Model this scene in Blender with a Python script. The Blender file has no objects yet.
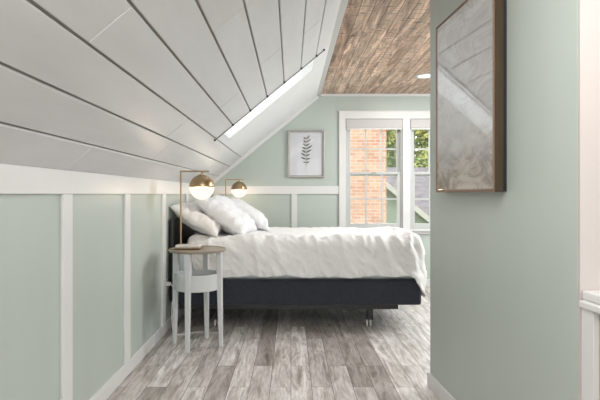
import bpy, bmesh, math, random
from mathutils import Vector, Matrix, noise
S = bpy.context.scene
COL = S.collection
random.seed(7)
PI = math.pi

# ------------------------------------------------------------------ camera, light, exposure
cam_d = bpy.data.cameras.new('camera'); cam = bpy.data.objects.new('camera', cam_d); COL.objects.link(cam)
cam.location = (0, 0, 1.1); cam.rotation_euler = (PI/2, 0, 0)
cam_d.sensor_width = 36; cam_d.lens = 36*500/600
cam_d.shift_x = 9/600; cam_d.shift_y = -6/600
cam_d.clip_start = 0.05; cam_d.clip_end = 300
S.camera = cam
S.view_settings.view_transform = 'Standard'; S.view_settings.look = 'None'
S.view_settings.gamma = 1; S.view_settings.exposure = 0.55; S.view_settings.use_curve_mapping = False

W = bpy.data.worlds.new('sky'); S.world = W; W.use_nodes = True
bg = W.node_tree.nodes['Background']; bg.inputs[0].default_value = (0.93, 0.97, 1.0, 1); bg.inputs[1].default_value = 3.1

def area(name, loc, target, sx, sy, power, col=(1, 1, 1)):
    d = bpy.data.lights.new(name, 'AREA'); d.shape = 'RECTANGLE'; d.size = sx; d.size_y = sy; d.energy = power; d.color = col
    o = bpy.data.objects.new(name, d); COL.objects.link(o); o.location = loc
    o.rotation_euler = (Vector(target)-Vector(loc)).to_track_quat('-Z', 'Y').to_euler()
    return o
# added area lights out of view: rear, overhead, toward the partition, from the bay
area('rear_fill', (1.3, -2.75, 1.35), (1.0, 3.0, 1.0), 2.3, 1.5, 26, (1.0, 0.985, 0.97))  # added fill from behind the camera, just outside the rear opening
area('overhead_fill', (0.62, 0.9, 2.26), (-0.1, 0.9, 1.2), 0.5, 1.8, 10, (1.0, 0.97, 0.94))  # added overhead fill near the camera, no fixture modelled
area('partition_fill', (-0.05, 0.9, 1.93), (0.75, 1.3, 0.6), 0.4, 1.8, 20, (1.0, 0.975, 0.95))  # added fill under the left slope, aimed at the partition; no fixture there
area('bay_side_fill', (2.75, 4.4, 1.88), (1.0, 4.45, 0.4), 0.9, 1.3, 46, (0.97, 0.985, 1.0))  # added light for daylight out of the right bay; that slope has no skylight

# ------------------------------------------------------------------ node helpers
def newmat(name):
    m = bpy.data.materials.new(name); m.use_nodes = True
    nt = m.node_tree; b = nt.nodes['Principled BSDF']
    return m, nt, b
def N(nt, t, **k):
    n = nt.nodes.new(t)
    for a, v in k.items(): setattr(n, a, v)
    return n
def mapped(nt, scale=(1, 1, 1), rot=(0, 0, 0)):
    tc = N(nt, 'ShaderNodeTexCoord'); mp = N(nt, 'ShaderNodeMapping')
    mp.inputs['Scale'].default_value = scale; mp.inputs['Rotation'].default_value = rot
    nt.links.new(tc.outputs['Object'], mp.inputs['Vector'])
    return mp.outputs[0]
def nz(nt, vec, scale, detail=3, rough=0.5, dist=0):
    n = N(nt, 'ShaderNodeTexNoise'); n.inputs['Scale'].default_value = scale; n.inputs['Detail'].default_value = detail
    n.inputs['Roughness'].default_value = rough; n.inputs['Distortion'].default_value = dist
    nt.links.new(vec, n.inputs['Vector']); return n.outputs['Fac']
def ramp(nt, fac, stops):
    r = N(nt, 'ShaderNodeValToRGB'); e = r.color_ramp.elements
    while len(e) < len(stops): e.new(0.5)
    for i, (p, c) in enumerate(stops):
        e[i].position = p; e[i].color = (c if len(c) == 4 else (*c, 1))
    nt.links.new(fac, r.inputs[0]); return r.outputs[0]
def mix(nt, fac, a, b, mode='MIX'):
    m = N(nt, 'ShaderNodeMix', data_type='RGBA', blend_type=mode)
    for sock, v in ((m.inputs[0], fac), (m.inputs[6], a), (m.inputs[7], b)):
        if isinstance(v, (int, float)): sock.default_value = v
        elif isinstance(v, tuple): sock.default_value = (*v, 1) if len(v) == 3 else v
        else: nt.links.new(v, sock)
    return m.outputs[2]
def bump(nt, b, h, strength, dist=0.01):
    n = N(nt, 'ShaderNodeBump'); n.inputs['Strength'].default_value = strength; n.inputs['Distance'].default_value = dist
    nt.links.new(h, n.inputs['Height']); nt.links.new(n.outputs[0], b.inputs['Normal'])

def paint(name, col, rough=0.5, var=0.04, stretch=(1, 1, 1), scale=3, bstr=0.05, bscale=60, spec=0.5):
    m, nt, b = newmat(name)
    f = nz(nt, mapped(nt, stretch), scale, 4, 0.6)
    lo = tuple(c*(1-var) for c in col); hi = tuple(min(1, c*(1+var)) for c in col)
    nt.links.new(ramp(nt, f, [(0.3, lo), (0.7, hi)]), b.inputs['Base Color'])
    b.inputs['Roughness'].default_value = rough; b.inputs['Specular IOR Level'].default_value = spec
    if bstr: bump(nt, b, nz(nt, mapped(nt), bscale, 2), bstr, 0.002)
    return m
def metal(name, col, rough=0.25):
    m, nt, b = newmat(name)
    f = nz(nt, mapped(nt, (1, 1, 6)), 40, 3)
    nt.links.new(ramp(nt, f, [(0.3, tuple(c*.85 for c in col)), (0.7, col)]), b.inputs['Base Color'])
    b.inputs['Metallic'].default_value = 1; b.inputs['Roughness'].default_value = rough
    return m

MINT = paint('mint_paint', (0.458, 0.513, 0.472), 0.42, 0.03, (1, 1, 0.25), 2.2)
TRIM = paint('white_trim_paint', (0.70, 0.70, 0.69), 0.4, 0.02)
SHIP = paint('white_shiplap_paint', (0.70, 0.70, 0.705), 0.38, 0.05, (3, 0.6, 3), 2.5, 0.1, 30)
SMOOTH = paint('white_drywall_paint', (0.74, 0.745, 0.745), 0.5, 0.02)
GAP = paint('board_gap_shadow_paint', (0.36, 0.335, 0.31), 0.8, 0.1)
BEIGE = paint('warm_white_wall_paint', (0.54, 0.495, 0.47), 0.55, 0.02)
HALFP = paint('half_wall_panel_paint', (0.50, 0.43, 0.37), 0.5, 0.03)
LEGW = paint('white_table_paint', (0.60, 0.61, 0.61), 0.35, 0.03)
SASH = paint('grey_white_sash_paint', (0.50, 0.515, 0.505), 0.4, 0.02)
BLACK = paint('black_steel', (0.012, 0.012, 0.014), 0.4, 0.1)
BRASS = metal('brushed_brass', (0.46, 0.335, 0.20), 0.28)
SILVER = metal('silver_leaf_frame', (0.30, 0.29, 0.26), 0.35)
COPPER = metal('copper_lip', (0.36, 0.26, 0.2), 0.6)
MARBLE = paint('white_marble', (0.72, 0.70, 0.67), 0.25, 0.08, (1, 1, 1), 14)
CORDM = paint('white_plastic', (0.75, 0.75, 0.74), 0.35, 0.02)
PLASTICG = paint('clear_grey_caster_plastic', (0.55, 0.53, 0.50), 0.35, 0.05)

def fabric(name, col, wr_scale, wr, weave=900, rough=0.9, sheen=0.25):
    m, nt, b = newmat(name)
    f = nz(nt, mapped(nt), 6, 3)
    nt.links.new(ramp(nt, f, [(0.3, tuple(c*.96 for c in col)), (0.7, col)]), b.inputs['Base Color'])
    b.inputs['Roughness'].default_value = rough; b.inputs['Sheen Weight'].default_value = sheen
    bump(nt, b, nz(nt, mapped(nt, (1, 1, 0.6)), wr_scale, 5, 0.55, 0.6), wr, 0.02)
    return m
DUVET = fabric('white_cotton_duvet_cloth', (0.80, 0.79, 0.785), 16, 0.7)
PILLOWM = fabric('white_cotton_pillowcase', (0.78, 0.78, 0.785), 16, 0.6)
PILLOWW = fabric('warm_white_pillowcase', (0.78, 0.76, 0.74), 16, 0.55)
SHEET = fabric('pale_blue_white_sheet', (0.62, 0.69, 0.72), 9, 0.3)
def navy():
    m, nt, b = newmat('navy_black_upholstery')
    v = mapped(nt)
    f = nz(nt, v, 160, 2)
    nt.links.new(ramp(nt, f, [(0.35, (0.013, 0.017, 0.026)), (0.7, (0.030, 0.037, 0.052))]), b.inputs['Base Color'])
    b.inputs['Roughness'].default_value = 0.85; b.inputs['Sheen Weight'].default_value = 0.2
    w = N(nt, 'ShaderNodeTexWave'); w.inputs['Scale'].default_value = 18; nt.links.new(v, w.inputs[0])
    bump(nt, b, w.outputs['Fac'], 0.35, 0.003); return m
NAVY = navy()

def planks_floor():
    m, nt, b = newmat('grey_oak_vinyl_planks')
    v = mapped(nt, (1, 1, 1), (0, 0, PI/2))
    br = N(nt, 'ShaderNodeTexBrick'); nt.links.new(v, br.inputs['Vector'])
    br.offset = 0.37; br.offset_frequency = 2
    br.inputs['Scale'].default_value = 1; br.inputs['Brick Width'].default_value = 0.95; br.inputs['Row Height'].default_value = 0.118
    br.inputs['Mortar Size'].default_value = 0.0016; br.inputs['Mortar Smooth'].default_value = 0.2; br.inputs['Bias'].default_value = -0.05
    br.inputs['Color1'].default_value = (0, 0, 0, 1); br.inputs['Color2'].default_value = (1, 1, 1, 1); br.inputs['Mortar'].default_value = (0.5, 0.5, 0.5, 1)
    # per-plank shade
    base = ramp(nt, br.outputs['Color'], [(0.0, (0.38, 0.35, 0.325)), (0.3, (0.54, 0.51, 0.49)), (0.65, (0.63, 0.60, 0.575)), (1.0, (0.77, 0.75, 0.73))])
    # grain, shifted per plank
    tc = N(nt, 'ShaderNodeTexCoord'); ad = N(nt, 'ShaderNodeVectorMath', operation='ADD'); mp = N(nt, 'ShaderNodeMapping')
    sc = N(nt, 'ShaderNodeVectorMath', operation='SCALE'); sc.inputs['Scale'].default_value = 7
    nt.links.new(br.outputs['Color'], sc.inputs[0]); nt.links.new(tc.outputs['Object'], ad.inputs[0]); nt.links.new(sc.outputs[0], ad.inputs[1])
    nt.links.new(ad.outputs[0], mp.inputs[0]); mp.inputs['Scale'].default_value = (1, 0.13, 1)
    g1 = nz(nt, mp.outputs[0], 22, 6, 0.65, 0.8); g2 = nz(nt, mp.outputs[0], 70, 4, 0.6)
    c = mix(nt, 0.9, base, ramp(nt, g1, [(0.30, (0.36, 0.32, 0.29)), (0.42, (0.72, 0.69, 0.66)), (0.52, (1.0, 0.99, 0.98)), (0.7, (1.3, 1.3, 1.31))]), 'MULTIPLY')
    c = mix(nt, 0.6, c, ramp(nt, g2, [(0.35, (0.7, 0.67, 0.65)), (0.6, (1.12, 1.12, 1.12))]), 'MULTIPLY')
    c = mix(nt, br.outputs['Fac'], c, (0.13, 0.11, 0.10))
    nt.links.new(c, b.inputs['Base Color'])
    b.inputs['Roughness'].default_value = 0.36
    bump(nt, b, g1, 0.12, 0.003); return m
FLOORM = planks_floor()

def planks_ceiling():
    m, nt, b = newmat('whitewashed_rustic_planks')
    v = mapped(nt, (1, 1, 1), (0, 0, PI/2))
    br = N(nt, 'ShaderNodeTexBrick'); nt.links.new(v, br.inputs['Vector'])
    br.offset = 0.43
    br.inputs['Scale'].default_value = 1; br.inputs['Brick Width'].default_value = 1.1; br.inputs['Row Height'].default_value = 0.088
    br.inputs['Mortar Size'].default_value = 0.0022; br.inputs['Mortar Smooth'].default_value = 0.3
    br.inputs['Color1'].default_value = (0, 0, 0, 1); br.inputs['Color2'].default_value = (1, 1, 1, 1); br.inputs['Mortar'].default_value = (0.5, 0.5, 0.5, 1)
    base = ramp(nt, br.outputs['Color'], [(0, (0.38, 0.24, 0.165)), (0.5, (0.52, 0.35, 0.255)), (1, (0.62, 0.45, 0.34))])
    g = nz(nt, mapped(nt, (1, 0.10, 1)), 20, 6, 0.7, 0.8)
    c = mix(nt, 0.85, base, ramp(nt, g, [(0.34, (0.28, 0.23, 0.2)), (0.5, (1, 1, 1)), (0.64, (1.9, 2.0, 2.1))]), 'MULTIPLY')
    d = nz(nt, mapped(nt, (0.35, 1.6, 1)), 34, 4, 0.65)
    c = mix(nt, ramp(nt, d, [(0.555, (0, 0, 0)), (0.64, (0.85, 0.85, 0.85))]), c, (0.10, 0.055, 0.035))
    p = nz(nt, mapped(nt, (1, 0.5, 1)), 3.2, 4, 0.6)
    c = mix(nt, ramp(nt, p, [(0.45, (0, 0, 0)), (0.75, (0.55, 0.55, 0.55))]), c, (0.62, 0.50, 0.42))
    c = mix(nt, br.outputs['Fac'], c, (0.06, 0.035, 0.025))
    nt.links.new(c, b.inputs['Base Color']); b.inputs['Roughness'].default_value = 0.5
    bump(nt, b, d, 0.4, 0.004); return m
CEILM = planks_ceiling()

def glassm(name='window_glass', refl=0.08):
    m = bpy.data.materials.new(name); m.use_nodes = True; nt = m.node_tree; nt.nodes.clear()
    o = N(nt, 'ShaderNodeOutputMaterial'); t = N(nt, 'ShaderNodeBsdfTransparent'); g = N(nt, 'ShaderNodeBsdfGlossy'); x = N(nt, 'ShaderNodeMixShader')
    g.inputs['Roughness'].default_value = 0.02; x.inputs[0].default_value = refl
    nt.links.new(t.outputs[0], x.inputs[1]); nt.links.new(g.outputs[0], x.inputs[2]); nt.links.new(x.outputs[0], o.inputs[0])
    return m
GLASS = glassm()

def emis(name, col, strength):
    m, nt, b = newmat(name)
    b.inputs['Base Color'].default_value = (0.85, 0.85, 0.85, 1); b.inputs['Emission Color'].default_value = (*col, 1)
    b.inputs['Emission Strength'].default_value = strength; b.inputs['Roughness'].default_value = 0.2
    return m
def globem():
    m = bpy.data.materials.new('glowing_opal_glass'); m.use_nodes = True; nt = m.node_tree; nt.nodes.clear()
    o = N(nt, 'ShaderNodeOutputMaterial'); t = N(nt, 'ShaderNodeBsdfTransparent'); g = N(nt, 'ShaderNodeEmission'); x = N(nt, 'ShaderNodeMixShader')
    g.inputs[0].default_value = (1.0, 0.84, 0.66, 1); g.inputs[1].default_value = 1.0; x.inputs[0].default_value = 0.85
    nt.links.new(t.outputs[0], x.inputs[1]); nt.links.new(g.outputs[0], x.inputs[2]); nt.links.new(x.outputs[0], o.inputs[0])
    return m
GLOBE = globem()
DOWNL = emis('downlight_lens', (1.0, 0.97, 0.93), 0.9)

def brickm():
    m, nt, b = newmat('orange_red_brick')
    v = mapped(nt, (1, 1, 1), (PI/2, 0, 0))
    br = N(nt, 'ShaderNodeTexBrick'); nt.links.new(v, br.inputs['Vector'])
    br.inputs['Scale'].default_value = 1; br.inputs['Brick Width'].default_value = 0.215; br.inputs['Row Height'].default_value = 0.076
    br.inputs['Mortar Size'].default_value = 0.009
    br.inputs['Color1'].default_value = (0.27, 0.125, 0.068, 1); br.inputs['Color2'].default_value = (0.35, 0.205, 0.125, 1); br.inputs['Mortar'].default_value = (0.33, 0.28, 0.24, 1)
    c = mix(nt, 0.5, br.outputs['Color'], ramp(nt, nz(nt, v, 4, 4), [(0.3, (0.75, 0.75, 0.75)), (0.7, (1.2, 1.2, 1.2))]), 'MULTIPLY')
    nt.links.new(c, b.inputs['Base Color']); b.inputs['Roughness'].default_value = 0.9; return m
BRICK = brickm()
def shingle():
    m, nt, b = newmat('grey_roof_shingles')
    v = mapped(nt)
    br = N(nt, 'ShaderNodeTexBrick'); nt.links.new(v, br.inputs['Vector'])
    br.inputs['Scale'].default_value = 1; br.inputs['Brick Width'].default_value = 0.3; br.inputs['Row Height'].default_value = 0.14; br.inputs['Mortar Size'].default_value = 0.012
    br.inputs['Color1'].default_value = (0.10, 0.088, 0.092, 1); br.inputs['Color2'].default_value = (0.17, 0.15, 0.152, 1); br.inputs['Mortar'].default_value = (0.06, 0.053, 0.056, 1)
    nt.links.new(br.outputs['Color'], b.inputs['Base Color']); b.inputs['Roughness'].default_value = 0.9; return m
SHING = shingle()
SIDING = paint('pale_green_siding', (0.22, 0.255, 0.19), 0.7, 0.04)
SIDINGW = paint('cream_siding', (0.34, 0.33, 0.28), 0.7, 0.04)
GRASS = paint('lawn_green', (0.12, 0.2, 0.06), 0.9, 0.2)
BARK = paint('tree_bark', (0.13, 0.1, 0.07), 0.9, 0.2, (1, 1, .2), 12)
def leafm(name, a, c_):
    m, nt, b = newmat(name)
    nt.links.new(ramp(nt, nz(nt, mapped(nt), 1.6, 4), [(0.35, a), (0.65, c_)]), b.inputs['Base Color']); b.inputs['Roughness'].default_value = 0.7
    return m
LEAF = leafm('yellow_green_leaves', (0.13, 0.19, 0.04), (0.38, 0.36, 0.11))
LEAF2 = leafm('mid_green_leaves', (0.11, 0.17, 0.06), (0.28, 0.31, 0.13))
FERN = leafm('fern_ink', (0.015, 0.02, 0.01), (0.045, 0.045, 0.02))
MATB = paint('white_mat_board', (0.60, 0.61, 0.64), 0.8, 0.01, bstr=0, spec=0.1)
WOODF = paint('dark_bronze_wood_frame', (0.050, 0.030, 0.010), 0.6, 0.3, (6, 6, 0.6), 8)
TABTOP = paint('taupe_tabletop', (0.27, 0.23, 0.18), 0.3, 0.08, (1, 6, 1), 8)

def artm():
    m, nt, b = newmat('abstract_landscape_print')
    tc = N(nt, 'ShaderNodeTexCoord'); sep = N(nt, 'ShaderNodeSeparateXYZ'); nt.links.new(tc.outputs['Object'], sep.inputs[0])
    v = mapped(nt, (1, 1, 2.2))
    veins = nz(nt, v, 3.2, 9, 0.62, 0.7)
    sky = ramp(nt, veins, [(0.3, (0.30, 0.29, 0.28)), (0.46, (0.40, 0.39, 0.38)), (0.5, (0.33, 0.32, 0.31)), (0.56, (0.42, 0.415, 0.41)), (0.7, (0.46, 0.455, 0.45))])
    low = ramp(nt, nz(nt, v, 6, 9, 0.7, 0.8), [(0.34, (0.05, 0.04, 0.03)), (0.45, (0.16, 0.12, 0.08)), (0.54, (0.34, 0.29, 0.23)), (0.68, (0.46, 0.43, 0.39))])
    ad = N(nt, 'ShaderNodeMath', operation='MULTIPLY_ADD'); ad.inputs[1].default_value = 0.35
    nt.links.new(veins, ad.inputs[0]); nt.links.new(sep.outputs['Z'], ad.inputs[2])
    band = ramp(nt, ad.outputs[0], [(0.30, (1, 1, 1)), (0.47, (0, 0, 0))])   # local z from the lower edge
    nt.links.new(mix(nt, band, sky, low), b.inputs['Base Color'])
    b.inputs['Roughness'].default_value = 0.35; b.inputs['Coat Weight'].default_value = 1.0; b.inputs['Coat Roughness'].default_value = 0.02; b.inputs['Coat IOR'].default_value = 2.8
    return m
ART = artm()

# ------------------------------------------------------------------ mesh helpers
class MB:
    def __init__(s): s.bm = bmesh.new()
    def hexa(s, P):
        v = [s.bm.verts.new(p) for p in P]
        for f in ((0, 3, 2, 1), (4, 5, 6, 7), (0, 1, 5, 4), (1, 2, 6, 5), (2, 3, 7, 6), (3, 0, 4, 7)): s.bm.faces.new([v[i] for i in f])
        return s
    def box(s, a, b, M=None):
        (x0, y0, z0), (x1, y1, z1) = a, b
        P = [Vector(p) for p in ((x0, y0, z0), (x1, y0, z0), (x1, y1, z0), (x0, y1, z0), (x0, y0, z1), (x1, y0, z1), (x1, y1, z1), (x0, y1, z1))]
        if M: P = [M @ p for p in P]
        return s.hexa(P)
    def prism(s, pts, vec):
        a = [s.bm.verts.new(p) for p in pts]; b = [s.bm.verts.new(Vector(p)+Vector(vec)) for p in pts]
        n = len(a); s.bm.faces.new(a[::-1]); s.bm.faces.new(b)
        for i in range(n): s.bm.faces.new((a[i], a[(i+1) % n], b[(i+1) % n], b[i]))
        return s
    def tube(s, pts, r, seg=10):
        pts = [Vector(p) for p in pts]; rings = []
        rr = r if isinstance(r, (list, tuple)) else [r]*len(pts)
        up = None
        for i, p in enumerate(pts):
            t = (pts[min(i+1, len(pts)-1)]-pts[max(i-1, 0)]).normalized()
            if up is None: up = t.orthogonal().normalized()
            up = (up-t*up.dot(t)).normalized(); w = t.cross(up)
            rings.append([s.bm.verts.new(p+(up*math.cos(2*PI*k/seg)+w*math.sin(2*PI*k/seg))*rr[i]) for k in range(seg)])
        for a, b in zip(rings, rings[1:]):
            for k in range(seg): s.bm.faces.new((a[k], a[(k+1) % seg], b[(k+1) % seg], b[k]))
        s.bm.faces.new(rings[0][::-1]); s.bm.faces.new(rings[-1]); return s
    def lathe(s, prof, c=(0, 0, 0), seg=32):
        c = Vector(c); rings = []
        for r, z in prof:
            if r < 1e-5: rings.append([s.bm.verts.new(c+Vector((0, 0, z)))])
            else: rings.append([s.bm.verts.new(c+Vector((r*math.cos(2*PI*k/seg), r*math.sin(2*PI*k/seg), z))) for k in range(seg)])
        for a, b in zip(rings, rings[1:]):
            for k in range(seg):
                k2 = (k+1) % seg
                if len(a) == 1 and len(b) == 1: break
                if len(a) == 1: s.bm.faces.new((a[0], b[k2], b[k]))
                elif len(b) == 1: s.bm.faces.new((a[k], a[k2], b[0]))
                else: s.bm.faces.new((a[k], a[k2], b[k2], b[k]))
        if len(rings[0]) > 1: s.bm.faces.new(rings[0][::-1])
        if len(rings[-1]) > 1: s.bm.faces.new(rings[-1])
        return s
    def build(s, name, mat, parent=None, bevel=0, smooth=False, loc=None, seg=2, **props):
        bmesh.ops.recalc_face_normals(s.bm, faces=s.bm.faces)
        me = bpy.data.meshes.new(name); s.bm.to_mesh(me); s.bm.free()
        for m in (mat if isinstance(mat, (list, tuple)) else [mat]): me.materials.append(m)
        o = bpy.data.objects.new(name, me); COL.objects.link(o)
        if parent: o.parent = parent
        if loc is not None: # mesh is in world coordinates; move origin to loc
            me.transform(Matrix.Translation(-Vector(loc))); o.location = loc
        if smooth:
            for p in me.polygons: p.use_smooth = True
        if bevel:
            b = o.modifiers.new('bevel', 'BEVEL'); b.width = bevel; b.segments = seg; b.limit_method = 'ANGLE'; b.angle_limit = math.radians(40)
        for k, v in props.items(): o[k] = v
        return o
def B(a, b, M=None): return MB().box(a, b, M)
def struct(o): o['kind'] = 'structure'; return o
def thing(name, label, cat, loc, rz=0, group=None):
    o = bpy.data.objects.new(name, None); COL.objects.link(o); o.empty_display_size = 0.1
    o.location = loc; o.rotation_euler = (0, 0, rz); o['label'] = label; o['category'] = cat
    if group: o['group'] = group
    return o
def tag(o, label, cat, group=None):
    o['label'] = label; o['category'] = cat
    if group: o['group'] = group
    return o
def dup(root, loc, label):
    r = root.copy(); COL.objects.link(r); r.location = loc; r['label'] = label
    for ch in list(root.children):
        c = ch.copy(); COL.objects.link(c); c.parent = r
        for g in list(ch.children):
            d = g.copy(); COL.objects.link(d); d.parent = c
    return r

# ------------------------------------------------------------------ room shell
YB, YF = 5.95, -2.6
XL, XR = -1.0, 3.74
ZK, ZC = 1.2, 2.29
XS, XS2 = 0.32, 2.42
TH = math.atan2(ZC-ZK, XS-XL); CT, ST = math.cos(TH), math.sin(TH); SL = (XS-XL)/CT
def sp(s, y, n, side=0):   # slope coordinates: s up the slope, n into the room
    x = XL+s*CT+n*ST; z = ZK+s*ST-n*CT
    return Vector((x, y, z)) if side == 0 else Vector((XL+XR-x, y, z))
def sbox(mb, s0, s1, y0, y1, n0, n1, side=0):
    mb.hexa([sp(s0, y0, n0, side), sp(s1, y0, n0, side), sp(s1, y1, n0, side), sp(s0, y1, n0, side),
             sp(s0, y0, n1, side), sp(s1, y0, n1, side), sp(s1, y1, n1, side), sp(s0, y1, n1, side)])

struct(B((XL-.12, YF-.12, -.1), (XR+.12, YB+.14, 0)).build('floor', FLOORM))
struct(B((XL-.12, YF-.12, 0), (XL, YB+.14, ZK+.02)).build('wall_left', MINT))
struct(B((XR, YF-.12, 0), (XR+.12, YB+.14, ZK+.02)).build('wall_far_right', MINT))
struct(B((XS-.03, YF-.12, ZC), (XS2+.03, YB+.14, ZC+.1)).build('ceiling', CEILM))

# skylight hole in slope coordinates
K0, K1, KY0, KY1 = (-.545+1)/CT, (.19+1)/CT, 3.965, 4.36
YE = 3.93      # boards above the knee stop here beside the skylight
mb = MB()
def slab(mb, n0, n1, y0=YF-.12, side=0):
    if side == 0:
        sbox(mb, -.15, SL+.1, y0, KY0, n0, n1); sbox(mb, -.15, SL+.1, KY1, YB+.14, n0, n1)
        sbox(mb, -.15, K0, KY0, KY1, n0, n1); sbox(mb, K1, SL+.1, KY0, KY1, n0, n1)
slab(mb, -.16, -.012)
struct(mb.build('wall_left_slope', GAP))
gaps_x = [-.866, -.727, -.592, -.459, -.322, -.188, -.054, .078, .198]
gs = [0.0]+[(x-XL)/CT for x in gaps_x]+[SL]
mb = MB(); rnd = random.Random(3); G = 0.0045
for i in range(len(gs)-1):
    s0, s1 = gs[i]+(G if i else -.01), gs[i+1]-(G if i < len(gs)-2 else 0)
    yend = YB if i < 3 else YE
    y = YF; first = True
    js = {3: 1.45, 4: 3.2, 5: 2.05, 2: 2.9, 1: 3.1, 6: 3.0, 7: 1.9, 8: 3.1, 0: 2.2}
    cuts = sorted([YF, js.get(i, 2)-2.44, js.get(i, 2), js.get(i, 2)+2.44, yend])
    cuts = [c for c in cuts if YF <= c <= yend]
    if 0.3 > yend-cuts[-2] > 0: cuts.pop(-2)
    for a, b in zip(cuts, cuts[1:]):
        sbox(mb, s0, s1, a+.0022, b-.0022, -.0125, 0.0+rnd.uniform(-.0012, .0012))
struct(mb.build('trim_shiplap', SHIP, bevel=.004))
# smooth boarded zone round the skylight
mb = MB(); q = gs[3]+G
for a in ((q, K0, YE+.002, YB), (K1, SL, YE+.002, YB), (K0, K1, YE+.002, KY0), (K0, K1, KY1, YB)):
    sbox(mb, *a, -.0125, 0)
struct(mb.build('wall_left_slope_panel', SMOOTH))
# skylight: shaft, frame, glass and shade rail
sky = struct(MB().build('window_3', TRIM)); bpy.data.objects.remove(sky)
mb = MB(); t = .012
for a in ((K0, K0+t, KY0, KY1), (K1-t, K1, KY0, KY1), (K0+t, K1-t, KY0, KY0+t), (K0+t, K1-t, KY1-t, KY1)):
    sbox(mb, *a, -.165, 0.001)
sky = struct(mb.build('window_3', TRIM))
mb = MB(); e = .03
for a in ((K0-.03, K0+e, KY0-.03, KY1+.03), (K1-e, K1+.03, KY0-.03, KY1+.03), (K0+e, K1-e, KY0-.03, KY0+e), (K0+e, K1-e, KY1-e, KY1+.03)):
    sbox(mb, *a, -.19, -.165)
mb.build('skylight_frame', SASH, sky)
mb = MB(); sbox(mb, K0+e, K1-e, KY0+e, KY1-e, -.182, -.178); mb.build('pane', GLASS, sky)
s0, s1 = (-.61+1)/CT, (.262+1)/CT
rail = thing('shade_rail', 'thin dark metal shade rail with small hooks along the skylight edge', 'rail', sp(s0, YE, 0))
def rel(o, root): o.parent = root; o.data.transform(Matrix.Translation(-root.location)); return o
rel(MB().tube([sp(s0, YE, .008), sp(s1, YE, .008)], .0035, 8).build('rod', paint('dark_pewter', (.09, .085, .08), .4)), rail)
for x in [-.602, -.459, -.322, -.188, -.054, .078, .198, .255]:
    s = (x-XL)/CT
    rel(MB().tube([sp(s, YE-.008, -.0005), sp(s, YE, .012)], .007, 8).build('hook', BLACK), rail)

# right hand slope (mirror) with plain boards
mb = MB(); sbox(mb, -.15, SL+.1, YF-.12, YB+.14, -.16, -.0, 1); struct(mb.build('wall_right_slope', SHIP))

# gable walls: polygon with window opening made from pieces
WX0, WX1, WX2, WX3, WZ0, WZ1 = .648, 1.328, 1.413, 2.093, .68, 1.993
def gable(y0, y1, mat, name, x0=WX0, x1=WX3, z0=WZ0, z1=WZ1, mull=(WX1, WX2)):
    mb = MB(); v = (0, y1-y0, 0)
    h = lambda x: ZK+(x-XL)*(ZC-ZK)/(XS-XL) if x < XS else (ZC if x < XS2 else ZK+(XR-x)*(ZC-ZK)/(XS-XL))
    mb.prism([(XL, y0, 0), (x0, y0, 0), (x0, y0, ZC), (XS, y0, ZC), (XL, y0, ZK)], v)
    mb.prism([(x1, y0, 0), (XR, y0, 0), (XR, y0, ZK), (XS2, y0, ZC), (x1, y0, ZC)], v)
    mb.box((x0, y0, 0), (x1, y1, z0)); mb.box((x0, y0, z1), (x1, y1, ZC))
    if mull: mb.box((mull[0], y0, z0), (mull[1], y1, z1))
    return struct(mb.build(name, mat))
gable(YB, YB+.14, MINT, 'wall_back')
gable(YF-.12, YF, MINT, 'wall_rear', 0.1, 2.5, .55, 2.15, None)

# partition with the big picture, slightly turned
def pX(y): return .984-.066*y
Y1, Y2 = 1.54, 2.86
mb = MB(); mb.prism([(pX(Y1), Y1, 0), (pX(Y2), Y2, 0), (pX(Y2)+.12, Y2, 0), (pX(Y1)+.12, Y1, 0)], (0, 0, ZC)); struct(mb.build('wall_right', MINT, bevel=.003))
struct(B((pX(Y1)+.12, Y1, 0), (XR, Y1+.12, ZC)).build('wall_stair', BEIGE))
struct(B((pX(Y1)+.001, Y1-.012, 0), (XR, Y1, ZC)).build('wall_stair_face', BEIGE))
struct(B((pX(Y2)+.12, Y2-.12, 0), (XR, Y2, ZC)).build('wall_closet', MINT))

# trims
struct(B((XL, YF, 0), (XL+.014, YB, .085)).build('baseboard_left', TRIM, bevel=.003))
struct(B((XL+.014, YB-.014, 0), (XR, YB, .085)).build('baseboard_back', TRIM, bevel=.003))
dirv = Vector((-.066, 1, 0))
struct(MB().prism([(pX(Y1)-.014, Y1, 0), (pX(Y2+.0)-.014, Y2+.014, 0), (pX(Y2)+.12, Y2+.014, 0), (pX(Y2)+.12, Y2, 0), (pX(Y2), Y2, 0), (pX(Y1), Y1, 0)], (0, 0, .08)).build('baseboard_right', TRIM, bevel=.003))
n = 1
def trim(a, b, mat=TRIM, bev=.002):
    global n
    struct(B(a, b).build('trim_%d' % n, mat, bevel=bev)); n += 1
trim((XL, YF, 1.1), (XL+.016, YB, ZK+.004))          # rail on knee wall
trim((XL+.016, YB-.016, 1.1), (.571, YB, 1.195))     # rail on gable wall
for yb in (.44-.86, .44, 1.30, 2.215-.05, 3.03-.05, 3.90-.05, 4.77-.05, 5.6):
    trim((XL, yb, .085), (XL+.014, yb+.095, 1.1))
for xb in (-.93, .006):
    trim((xb, YB-.014, .085), (xb+.065, YB, 1.1))
trim((XS-.03, YF, ZC-.012), (XS+.03, YB, ZC+.001), TRIM)   # strip between slope and planks
trim((XS+.03, YB-.02, ZC-.03), (XS2, YB, ZC))
# raking trim on the gable wall
mb = MB(); sbox(mb, 0.03, SL-.02, YB-.018, YB, 0.0, .042); struct(mb.build('trim_rake', TRIM, bevel=.002))

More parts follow.
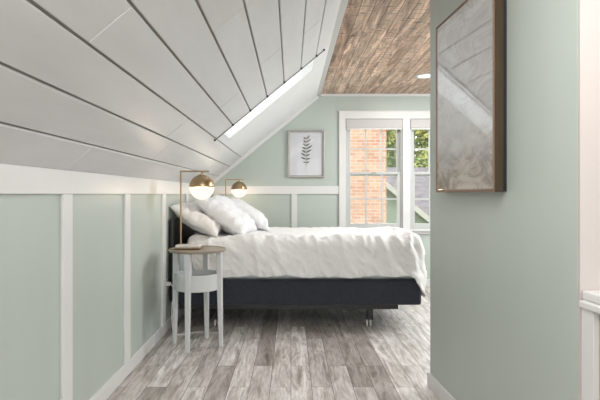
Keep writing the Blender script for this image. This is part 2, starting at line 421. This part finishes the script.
# window casing
CY = YB-.022
trim((.571, CY, .635), (WX0, YB, 2.076)); trim((WX3, CY, .635), (WX3+.077, YB, 2.076))
trim((WX0, CY, WZ1), (WX3, YB, 2.076)); trim((WX1, CY, WZ0), (WX2, YB, WZ1))
trim((.56, CY-.006, 2.076), (WX3+.088, YB, 2.088), TRIM)
trim((.55, YB-.05, WZ0-.02), (WX3+.1, YB+.1, WZ0)); trim((.60, CY, .625), (WX3+.05, YB, WZ0-.02))
def window(k, x0, x1):
    # jamb liner is the structure; sashes, muntins and panes are its parts
    mb = MB(); y0, y1 = YB-.0, YB+.13
    for a, b in (((x0, y0, WZ0), (x0+.022, y1, WZ1)), ((x1-.022, y0, WZ0), (x1, y1, WZ1)), ((x0+.022, y0, WZ1-.02), (x1-.022, y1, WZ1)), ((x0+.022, y0, WZ0), (x1-.022, y1, WZ0+.012))):
        mb.box(a, b)
    w = struct(mb.build('window_%d' % k, SASH, bevel=.002))
    a, b = x0+.022, x1-.022
    zm = 1.338
    for nm, z0, z1, yy, bot, top in (('lower_sash', WZ0+.012, zm+.025, YB+.008, .055, .03), ('upper_sash', zm-.02, WZ1-.02, YB+.046, .03, .05)):
        mb = MB(); y2 = yy+.036; st = .04
        mb.box((a, yy, z0), (a+st, y2, z1)); mb.box((b-st, yy, z0), (b, y2, z1))
        mb.box((a+st, yy, z0), (b-st, y2, z0+bot)); mb.box((a+st, yy, z1-top), (b-st, y2, z1))
        s_ = mb.build(nm, SASH, w, bevel=.003)
        g0, g1 = z0+bot, z1-top
        mb = MB(); ww = (b-a-2*st)
        for f in (1/3, 2/3): mb.box((a+st+ww*f-.009, yy+.008, g0), (a+st+ww*f+.009, yy+.014, g1))
        zz = (g0+g1)/2 if nm == 'lower_sash' else (g0+1.93)/2
        mb.box((a+st, yy+.0085, zz-.009), (b-st, yy+.0135, zz+.009))
        mb.build('muntin_grid', SASH, s_)
        B((a+st, yy+.016, g0), (b-st, yy+.020, g1)).build('pane', GLASS, s_)
        if nm == 'lower_sash':
            MB().box(((a+b)/2-.03, yy-.012, z1-.012), ((a+b)/2+.03, yy, z1-.002)).build('sash_lock', SILVER, s_, bevel=.002)
    r = thing('roller_blind', ('rolled up white window blind over the brick view' if k == 1 else 'rolled up white window blind over the garden view beside the mint partition'), 'blind', ((x0+x1)/2, YB-.0, WZ1))
    hw = (x1-x0)/2-.004
    B((-hw, -.028, -.112), (hw, .0, -.004)).build('headbox', paint('blind_white_%d' % k, (.50, .49, .475), .5, .02), r, bevel=.006)
    B((-hw+.01, -.02, -.128), (hw-.01, -.008, -.112)).build('bottom_rail', TRIM, r, bevel=.003)
window(1, WX0, WX1); window(2, WX2, WX3)
# glazing bars of the rear window (behind the camera), its opening added for light
mb = MB()
for x in (.1, .86, 1.66, 2.44): mb.box((x, YF-.08, .55), (x+.06, YF-.02, 2.15))
mb.box((.1, YF-.079, .55), (2.5, YF-.021, .6)); mb.box((.1, YF-.079, 2.1), (2.5, YF-.021, 2.15))
struct(mb.build('window_4', TRIM))

# half wall that guards the stair
hw_ = thing('half_wall', 'low white panelled half wall with moulded cap beside the mint partition', 'half wall', (pX(1.0), 1.0, 0))
hw_['kind'] = 'structure'
del hw_['label']; del hw_['category']; hw_.name = 'wall_half'
def hp(y, off): return pX(y)+off
def hprism(y0, y1, o0, o1, z0, z1):
    return MB().prism([(hp(y0, o0), y0, z0), (hp(y1, o0), y1, z0), (hp(y1, o1), y1, z0), (hp(y0, o1), y0, z0)], (0, 0, z1-z0))
YN = .55
EY = Y1-.013
rel(hprism(YN, EY, .022, .11, 0, .768).build('core', HALFP), hw_)
rel(hprism(EY-.055, EY, .003, .022, 0, .753).build('stile', TRIM, bevel=.002), hw_)
rel(hprism(YN, YN+.06, .003, .022, 0, .753).build('stile', TRIM, bevel=.002), hw_)
rel(hprism(YN+.06, EY-.055, .004, .022, 0, .12).build('bottom_rail', TRIM, bevel=.002), hw_)
rel(hprism(YN-.02, EY, -.006, .135, .753, .778).build('cap_moulding', TRIM, bevel=.006), hw_)
rel(hprism(YN-.03, EY, .004, .15, .778, .807).build('cap', TRIM, bevel=.006, seg=3), hw_)

# ------------------------------------------------------------------ ceiling downlight
dd = bpy.data.lights.new('downlight_beam', 'AREA'); dd.shape = 'DISK'; dd.size = .11; dd.energy = 9; dd.color = (1, .97, .93)
do = bpy.data.objects.new('downlight_beam', dd); COL.objects.link(do); do.location = (1.34, 5.03, ZC-.02)
dl = thing('ceiling_light', 'small round white recessed light in the plank ceiling', 'ceiling light', (1.34, 5.03, ZC))
MB().lathe([(.062, -.004), (.088, -.012), (.095, -.004), (.095, 0), (.062, 0)], seg=40).build('trim_ring', TRIM, dl, smooth=True)
MB().lathe([(0, -.008), (.062, -.007), (.062, -.001)], seg=40).build('lens', DOWNL, dl, smooth=True)

# ------------------------------------------------------------------ bed
BX0, BX1, BY0, BY1 = -.93, 1.06, 4.05, 5.42
bed = thing('bed', 'low bed base in navy black fabric on black steel frame with casters', 'bed', ((BX0+BX1)/2, (BY0+BY1)/2, 0))
rel(B((BX0, BY0, .197), (BX1, BY1, .404)).build('box_spring', NAVY, bevel=.022, seg=4), bed)
mb = MB()
for y in (BY0+.03, BY1-.07): mb.box((BX0+.02, y, .160), (.875, y+.04, .196))
for x in (BX0+.04, 0.0, .66): mb.box((x, BY0+.07, .162), (x+.04, BY1-.07, .194))
rel(mb.build('steel_frame', BLACK, bevel=.002), bed)
rel(B((XL+.018, BY0-.0, .22), (BX0-.024, BY1, .90)).build('headboard', BLACK, bevel=.012), bed)
for x in (-.60, .655):
    for y in (BY0+.09, BY1-.14):
        lg = rel(B((x-.025, y, .055), (x+.025, y+.05, .162)).build('leg', BLACK, bevel=.004), bed)
        mb = MB(); c = Vector((x-.012, y+.01, .031))
        for k in (-1, 1):
            mb.tube([c+Vector((k*.006, 0, 0)), c+Vector((k*.022, 0, 0))], .031, 18)
        w = mb.build('caster', PLASTICG, lg, bevel=.004); w.data.transform(Matrix.Translation(-bed.location))

def rbox(name, mat, a, b, r, loc, amp=0, fr=3, res=.03, smooth=True):
    # soft box: subdivided, rounded, gently uneven
    a, b = Vector(a), Vector(b); mb = MB(); bm = mb.bm
    nn = [max(3, int((b[i]-a[i])/res)) for i in range(3)]
    vs = {}
    def vert(i, j, k):
        if (i, j, k) in vs: return vs[(i, j, k)]
        p = Vector((a[0]+(b[0]-a[0])*i/nn[0], a[1]+(b[1]-a[1])*j/nn[1], a[2]+(b[2]-a[2])*k/nn[2]))
        c = Vector([min(max(p[t], a[t]+r), b[t]-r) for t in range(3)]); d = p-c
        if d.length > 1e-6: d.normalize(); p = c+d*(r+amp*noise.noise(p*fr))
        vs[(i, j, k)] = bm.verts.new(p); return vs[(i, j, k)]
    for ax in range(3):
        u, v = [t for t in range(3) if t != ax]
        for e_ in (0, nn[ax]):
            for i in range(nn[u]):
                for j in range(nn[v]):
                    q = []
                    for di, dj in ((0, 0), (1, 0), (1, 1), (0, 1)):
                        idx = [0, 0, 0]; idx[ax] = e_; idx[u] = i+di; idx[v] = j+dj; q.append(vert(*idx))
                    bm.faces.new(q)
    return mb.build(name, mat, smooth=smooth, loc=loc)
mt = rbox('mattress', SHEET, (BX0+.005, BY0+.015, .404), (BX1-.02, BY1-.02, .655), .05, (.06, 4.73, .404), .006, 5, .025)
tag(mt, 'mattress in pale blue white sheet, edge showing under the duvet', 'mattress')

# duvet: rings over the bed, shoulder and hanging sides
def duvet():
    mb = MB(); bm = mb.bm
    x0, x1, y0, y1 = -.86, 1.09, 4.045, 5.43; zt = .735
    cx, cy = (x0+x1)/2, (y0+y1)/2; hx, hy = (x1-x0)/2, (y1-y0)/2; rc = .13; NP = 520
    # rounded rectangle perimeter points with outward normals
    per = []
    seq = [('l', (hx, -hy+rc), (hx, hy-rc), (1, 0)), ('a', (hx-rc, hy-rc), 0), ('l', (hx-rc, hy), (-hx+rc, hy), (0, 1)), ('a', (-hx+rc, hy-rc), 90),
           ('l', (-hx, hy-rc), (-hx, -hy+rc), (-1, 0)), ('a', (-hx+rc, -hy+rc), 180), ('l', (-hx+rc, -hy), (hx-rc, -hy), (0, -1)), ('a', (hx-rc, -hy+rc), 270)]
    Ltot = 4*(hx+hy)-8*rc+2*PI*rc; st = Ltot/NP
    for q in seq:
        if q[0] == 'l':
            A, Bv = Vector(q[1]), Vector(q[2]); m = max(2, int((Bv-A).length/st))
            for i in range(m): per.append((A.lerp(Bv, i/m), Vector(q[3])))
        else:
            m = max(8, int(rc*PI/2/st))
            for i in range(m):
                an = math.radians(q[2]+90*i/m); d = Vector((math.cos(an), math.sin(an))); per.append((Vector(q[1])+d*rc, d))
    rings = []; sh = .075
    nt_, ns, nd = 46, 10, 22
    def wr(p, k): return noise.noise(p*k)
    for r in range(nt_+ns+nd+1):
        ring = []
        for (P, d) in per:
            if r <= nt_:
                f = (r/nt_)**.8; f = max(f, .004); q = (P-d*sh)*f; nrm = Vector((0, 0, 1)); z = zt; dn = 0
                pos = Vector((cx+q.x, cy+q.y, z))
            else:
                headside = max(0, -d.x)
                drop = .300+.006*math.sin(P.x*7)+.006*math.sin(P.x*19+1)
                if d.x > 0: drop += .17*d.x*max(0, 1-abs(P.y+hy)/.9)+.03*d.x
                if P.x < -hx+.2: drop = drop*(1-headside)+.03*headside
                if r <= nt_+ns:
                    an = (r-nt_)/ns*PI/2; q = P-d*sh+d*sh*math.sin(an); z = zt-sh*(1-math.cos(an)) if headside < .3 else zt-sh*(1-math.cos(an))*(1-.2*headside)
                    nrm = Vector((d.x*math.sin(an), d.y*math.sin(an), math.cos(an))); dn = 0.15*math.sin(an)
                    pos = Vector((cx+q.x, cy+q.y, z))
                else:
                    f = (r-nt_-ns)/nd; dn = f
                    dd = (drop-sh)*f if headside < .3 else (drop-sh)*f*(1-headside)
                    flare = .018*f
                    pos = Vector((cx+P.x+d.x*flare, cy+P.y+d.y*flare, zt-sh-dd)); nrm = Vector((d.x, d.y, 0))
            w = Vector(pos)
            puff = .022*wr(w*1.0+Vector((3, 0, 0)), 2.3)+.012*wr(w, 5.5)
            # creases: ridged, running down the side and obliquely over the edge
            c = Vector((w.x*1.0+w.z*.55, w.y*.8, w.z*.30))
            ridge = (1-abs(wr(c+Vector((.15*wr(w, 2.5), .1*wr(w, 3.1), .1*wr(w, 3))), 8.0))*2.4)
            fine = (1-abs(wr(Vector((w.x+w.z*.9, w.y, w.z*.5)), 19))*2)
            edge = 1 if r > nt_ else max(0.12, ((r/nt_)**.8-.72)/.28)
            disp = puff+edge*(.027*ridge+.011*fine)+.004
            if P.y > hy-.2 and r <= nt_+4: disp = puff*.5+(disp-puff)*.3
            if r > nt_+ns: disp += .012*dn*math.sin((P.x*1.0+P.y)*34+3*wr(w, 2))*.6
            pos += nrm*max(disp, -.03)
            if d.x < .2: pos.z = max(pos.z, .428)
            ring.append(bm.verts.new(pos))
        rings.append(ring)
    M = len(per)
    c0 = bm.verts.new((cx, cy, zt+.01))
    for k in range(M): bm.faces.new((c0, rings[0][k], rings[0][(k+1) % M]))
    for a, b in zip(rings, rings[1:]):
        for k in range(M): bm.faces.new((a[k], a[(k+1) % M], b[(k+1) % M], b[k]))
    o = mb.build('duvet', DUVET, smooth=True, loc=(.2, 4.73, .7))
    so = o.modifiers.new('thickness', 'SOLIDIFY'); so.thickness = .012; so.offset = -1
    return tag(o, 'rumpled white duvet spread over the bed and hanging over its sides', 'duvet')
duvet()

def pillow(label, mat, c, wid, hgt, thick, tilt, yaw, seed, group='pillows at the head of the bed'):
    mb = MB(); bm = mb.bm; n_u, n_v = 56, 44; top = {}; bot = {}
    sv = Vector((seed*3.1, seed*1.7, 0))
    for i in range(n_u+1):
        for j in range(n_v+1):
            u = -1+2*i/n_u; v = -1+2*j/n_v
            # sides pull in between the corners
            x = u*wid/2*(1-.10*(1-v*v)) ; y = v*hgt/2*(1-.11*(1-u*u))
            prof = (max(0, 1-abs(u)**2.6)**.55)*(max(0, 1-abs(v)**2.6)**.55)
            p = Vector((x, y, 0))+sv
            rad = max(abs(u), abs(v))
            wrk = .026*(1-abs(noise.noise(Vector((p.x*7, p.y*12, seed))))*2.4)*rad+.022*noise.noise(p*4.2)+.007*(1-abs(noise.noise(p*19))*2)
            for D, sg in ((top, 1), (bot, -1)):
                if sg == -1 and (i in (0, n_u) or j in (0, n_v)): bot[i, j] = top[i, j]; continue
                z = sg*(thick/2*prof+.003)+wrk*min(1, prof*2.5)*(1 if sg > 0 else .5)+(.006*noise.noise(p*7) if prof == 0 else 0)
                D[i, j] = bm.verts.new((y, x, z))
    for i in range(n_u):
        for j in range(n_v):
            bm.faces.new((top[i, j], top[i+1, j], top[i+1, j+1], top[i, j+1]))
            bm.faces.new((bot[i, j+1], bot[i+1, j+1], bot[i+1, j], bot[i, j]))
    o = mb.build('pillow', mat, smooth=True); o.location = c
    # local +X runs down the lean, local Z is the face
    o.rotation_euler = (Matrix.Rotation(yaw, 4, 'Z') @ Matrix.Rotation(tilt, 4, 'Y')).to_euler()
    return tag(o, label, 'pillow', group)
R_ = math.radians
pillow('warm white pillow leaning on the wall behind the near brass lamp', PILLOWW, (-.795, 4.40, .872), .66, .46, .17, R_(33), 0, 1)
pillow('big plump white pillow at the front, propped nearest the camera side', PILLOWM, (-.565, 4.50, .897), .74, .52, .20, R_(36), R_(-5), 2)
pillow('white pillow behind the plump one, leaning on the wall below the far lamp', PILLOWW, (-.76, 5.06, .885), .66, .46, .17, R_(38), 0, 3)
pillow('greyish white pillow propped at the window side of the bed', PILLOWM, (-.45, 5.10, .885), .62, .54, .17, R_(33), R_(5), 4)

# ------------------------------------------------------------------ bedside tables
def table(loc, rz, label):
    t = thing('bedside_table', label, 'bedside table', loc, rz, 'round bedside tables')
    MB().lathe([(0, .684), (.200, .684), (.207, .688), (.207, .700), (.204, .704), (.196, .704), (.194, .700), (0, .700)], seg=56).build('tabletop', TABTOP, t, smooth=False, bevel=.001)
    for k in range(4):
        an = PI/2*k; M = Matrix.Rotation(an, 4, 'Z')
        P = []
        for r0, r1, w, z in ((.172, .196, .014, 0), (.150, .190, .021, .684)):
            P += [M @ Vector(p) for p in ((r0-.004, -w, z), (r1-.004, -w, z), (r1-.004, w, z), (r0-.004, w, z))]
        MB().hexa(P).build('leg', LEGW, t, bevel=.003)
    mb = MB(); mb.lathe([(0, .412), (.160, .412), (.163, .416), (.163, .524), (.160, .528), (.152, .528), (.150, .524), (.150, .427), (0, .427)], seg=56)
    mb.build('drum_shelf', LEGW, t, smooth=False)
    return t
TC = (-.68, 3.64, 0)
ta = table(TC, R_(-12), 'small round white bedside table with four legs, at the near side of the bed')
tb = dup(ta, (-.74, 5.69, 0), 'round white bedside table at the far side of the bed')

def lamp(loc, label):
    t = thing('table_lamp', label, 'lamp', loc, 0, 'brass globe lamps beside the bed')
    px, gx = -.075, .078
    B((-.112, -.058, 0), (.075, .058, .010)).build('base_plate', BRASS, t, bevel=.003)
    B((-.106, -.052, .010), (.069, .052, .028)).build('base', MARBLE, t, bevel=.004)
    B((px-.0055, -.0055, .028), (px+.0055, .0055, .565)).build('pole', BRASS, t, bevel=.0015)
    B((px-.0055, -.005, .555), (gx+.052, .005, .566)).build('arm', BRASS, t, bevel=.0015)
    MB().lathe([(.008, .532), (.008, .556)], (gx, 0, 0), 16).build('stem', BRASS, t, smooth=True)
    MB().lathe([(.024, .531), (.024, .538), (.010, .541), (.010, .548)], (gx, 0, 0), 20).build('collar', BRASS, t)
    R0, zc = .090, .447
    up = [(R0*1.012*math.cos(a), zc+R0*1.012*math.sin(a)) for a in [i*PI/2/18 for i in range(19)]]
    up[-1] = (0, up[-1][1])
    MB().lathe([(R0*.99, zc)]+up, (gx, 0, 0), 48).build('shade_cap', BRASS, t, smooth=True)
    dn = [(R0*math.cos(a), zc-.001-R0*math.sin(a)) for a in [i*PI/2/18 for i in range(19)]]; dn[-1] = (0, dn[-1][1])
    MB().lathe(dn, (gx, 0, 0), 48).build('glass_globe', GLOBE, t, smooth=True)
    pd = bpy.data.lights.new('bulb_light', 'POINT'); pd.energy = 16; pd.color = (1, .80, .58); pd.shadow_soft_size = .078
    po = bpy.data.objects.new('bulb_light', pd); COL.objects.link(po); po.parent = t; po.location = (gx, 0, .447)
    return t
la = lamp((-.727, 3.64, .704), 'larger looking brass lamp with half brass half glowing globe, on the near bedside table')
lb = dup(la, (-.668, 5.69, .704), 'brass globe lamp beyond the pillows, at the far side of the bed')

# plug, outlet and cord
ol = thing('wall_outlet', 'white outlet plate low on the left wall beside the bedside table', 'outlet', (XL, 3.985, .36))
B((0, -.035, -.058), (.006, .035, .058)).build('cover_plate', CORDM, ol, bevel=.003)
for dz in (-.024, .024): B((.006, -.014, dz-.016), (.009, .014, dz+.016)).build('socket', CORDM, ol, bevel=.002)
B((-.991, 3.969, .370), (-.958, 4.001, .398)).build('plug', CORDM, bevel=.004, loc=(-.975, 3.985, .384))
pg = bpy.data.objects['plug']; tag(pg, 'white plug pushed into the outlet beside the bedside table', 'plug')
ctrl = [(-.958, 3.985, .384), (-.93, 3.97, .33), (-.94, 3.94, .20), (-.93, 3.92, .06), (-.90, 3.90, .006), (-.80, 3.93, .006), (-.72, 3.97, .006), (-.62, 3.93, .006), (-.54, 3.96, .006)]
def smoothpath(c, k=8):
    c = [Vector(p) for p in c]; out = []
    for i in range(len(c)-1):
        p0, p1, p2, p3 = c[max(i-1, 0)], c[i], c[i+1], c[min(i+2, len(c)-1)]
        for j in range(k):
            t = j/k; out.append(.5*((2*p1)+(-p0+p2)*t+(2*p0-5*p1+4*p2-p3)*t*t+(-p0+3*p1-3*p2+p3)*t**3))
    return out+[c[-1]]
o = MB().tube(smoothpath(ctrl), .0035, 8).build('power_cord', CORDM, smooth=True, loc=(-.8, 3.93, 0)); tag(o, 'thin white power cord trailing from the outlet across the floor behind the table', 'cord')
ctrl = [(-.85, 3.70, .708), (-.885, 3.76, .66), (-.91, 3.86, .50), (-.945, 3.93, .34), (-.95, 3.955, .25), (-.93, 3.965, .16), (-.86, 3.90, .03), (-.80, 3.86, .006), (-.74, 3.90, .006)]

# ------------------------------------------------------------------ framed fern print
fx, fz = .18, 1.577; W2, H2 = .221, .281
fr = thing('picture_frame', 'small silver framed fern print on the mint wall left of the window', 'picture', (fx, YB, fz))
mb = MB(); t = .024
for a, b in (((-W2, -.028, -H2), (-W2+t, 0, H2)), ((W2-t, -.028, -H2), (W2, 0, H2)), ((-W2+t, -.028, H2-t), (W2-t, 0, H2)), ((-W2+t, -.028, -H2), (W2-t, 0, -H2+t))): mb.box(a, b)
mb.build('frame', SILVER, fr, bevel=.004)
B((-W2+t, -.012, -H2+t), (W2-t, -.004, H2-t)).build('mat_board', MATB, fr)
mb = MB()
zt, zb = .175, -.165
def leaflet(p, d, L, wd):
    d = Vector(d).normalized(); s_ = Vector((-d.z, 0, d.x))
    pts = [p, p+d*L*.35+s_*wd, p+d*L*.75+s_*wd*.7, p+d*L, p+d*L*.75-s_*wd*.7, p+d*L*.35-s_*wd]
    mb.prism([(q.x, -.0135, q.z) for q in pts], (0, .001, 0))
rf = random.Random(5)
mb.tube([(0, -.0135, zb), (.004, -.0135, -.05), (0, -.0135, zt)], .0022, 5)
for k in range(8):
    f = k/7; z = -.105+f*(zt+.105-.005); L = .092*math.sin(PI*(.25+.68*(1-f)))**.8*(1-.30*f)+.012
    for sgn in (-1, 1):
        leaflet(Vector((0, 0, z)), (sgn, 0, .22+.9*f+rf.uniform(-.1, .1)), L*rf.uniform(.6, 1.15), .0085)
mb.build('fern_drawing', FERN, fr)
B((-W2+t+.004, -.0172, -H2+t+.001), (W2-t-.004, -.0157, H2-t-.001)).build('glass', glassm('picture_glass', .005), fr)

# ------------------------------------------------------------------ big picture on the partition
yaw = math.atan(.066)
PY0, PY1 = 1.976, 2.61; PZ0, PZ1 = 1.108, 1.966; PH = PZ1-PZ0
L = (PY1-PY0)/math.cos(yaw)
# local: +Y along wall away from camera, -X out of the wall, z up, origin at lower near corner
big = thing('wall_art', 'large framed abstract landscape print in grey and brown on the mint partition', 'picture', (pX(PY0), PY0, PZ0), yaw)
D = .052; e = .012
B((-D, 0, 0), (-.013, .014, PH)).build('frame_side', WOODF, big, bevel=.002)
B((-.013, .001, .002), (-.0005, L-.002, PH-.002)).build('backing', BLACK, big, label='black back edge')
mb = MB(); mb.box((-D, L-.014, 0), (-.013, L, PH)); mb.box((-D, .014, 0), (-.013, L-.014, .014)); mb.box((-D, .014, PH-.014), (-.013, L-.014, PH))
mb.build('frame', WOODF, big, bevel=.002)
mb = MB()
for a, b in (((-D-.005, 0, 0), (-D+.001, .004, PH)), ((-D-.005, L-.007, 0), (-D+.001, L, PH)), ((-D-.005, .007, 0), (-D+.001, L-.007, .013)), ((-D-.005, .007, PH-.008), (-D+.001, L-.007, PH))): mb.box(a, b)
mb.build('lip', COPPER, big, label='thin copper edge')
mb = MB(); mb.box((-D-.001, .007, .008), (-.02, L-.007, PH-.008)); mb.build('print', ART, big)

# ------------------------------------------------------------------ outdoors
GZ = -3.2
struct(B((-40, 6.6, GZ-.2), (50, 70, GZ)).build('ground', GRASS))
bh = thing('brick_house', 'orange brick side wall of the neighbouring building outside the left window', 'building', (0.2, 12.5, GZ))
B((-2.6, -1.1, 0), (1.975, 1.5, 7.6)).build('brick_wall', BRICK, bh)
mb = MB(); mb.prism([(-2.9, -1.3, 7.6), (2.3, -1.3, 7.6), (-.3, -1.3, 9.2)], (0, 3.0, 0)); mb.build('roof', SHING, bh)
B((1.42, -1.14, 3.42), (1.66, -1.1, 3.49)).build('wall_vent', paint('vent_brown', (.12, .07, .05)), bh)

def house(name, label, loc, rz, w, d, hw, ridge, wallm):
    h = thing(name, label, 'building', loc, rz)
    mb = MB(); mb.prism([(-w/2, 0, 0), (w/2, 0, 0), (w/2, 0, hw), (0, 0, ridge), (-w/2, 0, hw)], (0, d, 0)); mb.build('wall', wallm, h)
    for sg in (-1, 1):
        ln = math.hypot(w/2, ridge-hw); an = math.atan2(ridge-hw, w/2)
        b_ = B((-.0, -.3, 0), (ln+.5, d+.3, .12)).build('roof_slope', SHING, h)
        b_.location = (0, 0, ridge+.01); b_.rotation_euler = (0, an, 0) if sg > 0 else (0, -an, 0)
        if sg < 0: b_.data.transform(Matrix.Scale(-1, 4, (1, 0, 0))); b_.data.flip_normals()
        r_ = B((-.0, -.36, -.05), (ln+.5, -.3, .12)).build('barge_board', SIDINGW, h)
        r_.location = b_.location; r_.rotation_euler = b_.rotation_euler
        if sg < 0: r_.data.transform(Matrix.Scale(-1, 4, (1, 0, 0))); r_.data.flip_normals()
    return h
house('house', 'pale green gabled neighbour house just right of the brick wall, white barge board falling right', (1.4, 17.0, GZ), 0, 8.0, 4.5, 2.75, 6.0, SIDING)
bk = thing('house', 'long low house with grey shingle roof filling the middle of the right window', 'building', (9.0, 24.6, GZ))
mb = MB(); mb.box((-5.2, 0, 0), (6, 4.6, 2.5)); mb.build('wall', SIDINGW, bk)
rs = B((-5.4, -.4, 0), (6.2, 6.0, .12)).build('roof_slope', SHING, bk); rs.location = (0, 0, 2.5); rs.rotation_euler = (R_(33), 0, 0)

def tree(label, loc, h, r, mat, seed, nl=5200, ls=.13):
    t = thing('tree', label, 'tree', loc, 0, 'trees beyond the houses'); rn = random.Random(seed)
    mb = MB(); mb.tube([(0, 0, 0), (.08, 0, h*.3), (0, .1, h*.62)], [.22, .17, .07], 10)
    for k in range(6):
        a = k*1.05+seed; mb.tube([(0, 0, h*(.34+.04*k)), (math.cos(a)*r*.4, math.sin(a)*r*.4, h*(.5+.05*k)), (math.cos(a)*r*.75, math.sin(a)*r*.75, h*(.6+.06*k))], [.08, .05, .02], 6)
    mb.build('trunk', BARK, t, smooth=True)
    mb = MB(); bm = mb.bm
    blobs = [(Vector((rn.uniform(-.65, .65)*r, rn.uniform(-.65, .65)*r, h*rn.uniform(.45, .92))), r*rn.uniform(.28, .5)) for _ in range(16)]
    for _ in range(nl):
        c, br = rn.choice(blobs); d = Vector((rn.gauss(0, 1), rn.gauss(0, 1), rn.gauss(0, 1))).normalized()
        p = c+d*br*rn.uniform(.6, 1.05); a = Vector((rn.gauss(0, 1), rn.gauss(0, 1), rn.gauss(0, 1))).normalized(); b = a.cross(d).normalized() if a.cross(d).length > .01 else a.orthogonal()
        s_ = ls*rn.uniform(.6, 1.3)
        bm.faces.new([bm.verts.new(q) for q in (p-a*s_, p+b*s_*.5, p+a*s_, p-b*s_*.5)])
    mb.build('crown', mat, t)
    return t
tree('yellow green tree rising beyond the brick wall in the left window', (5.4, 36, GZ), 12.5, 2.4, LEAF, 2, 6500, .16)
tree('yellow green tree in the right window, against the partition edge', (10.3, 36.5, GZ), 11.0, 2.3, LEAF, 4, 6500, .16)
tree('mid green tree in the right window, beside the mullion and farther off', (8.8, 43, GZ), 13.5, 3.0, LEAF2, 9, 6500, .2)
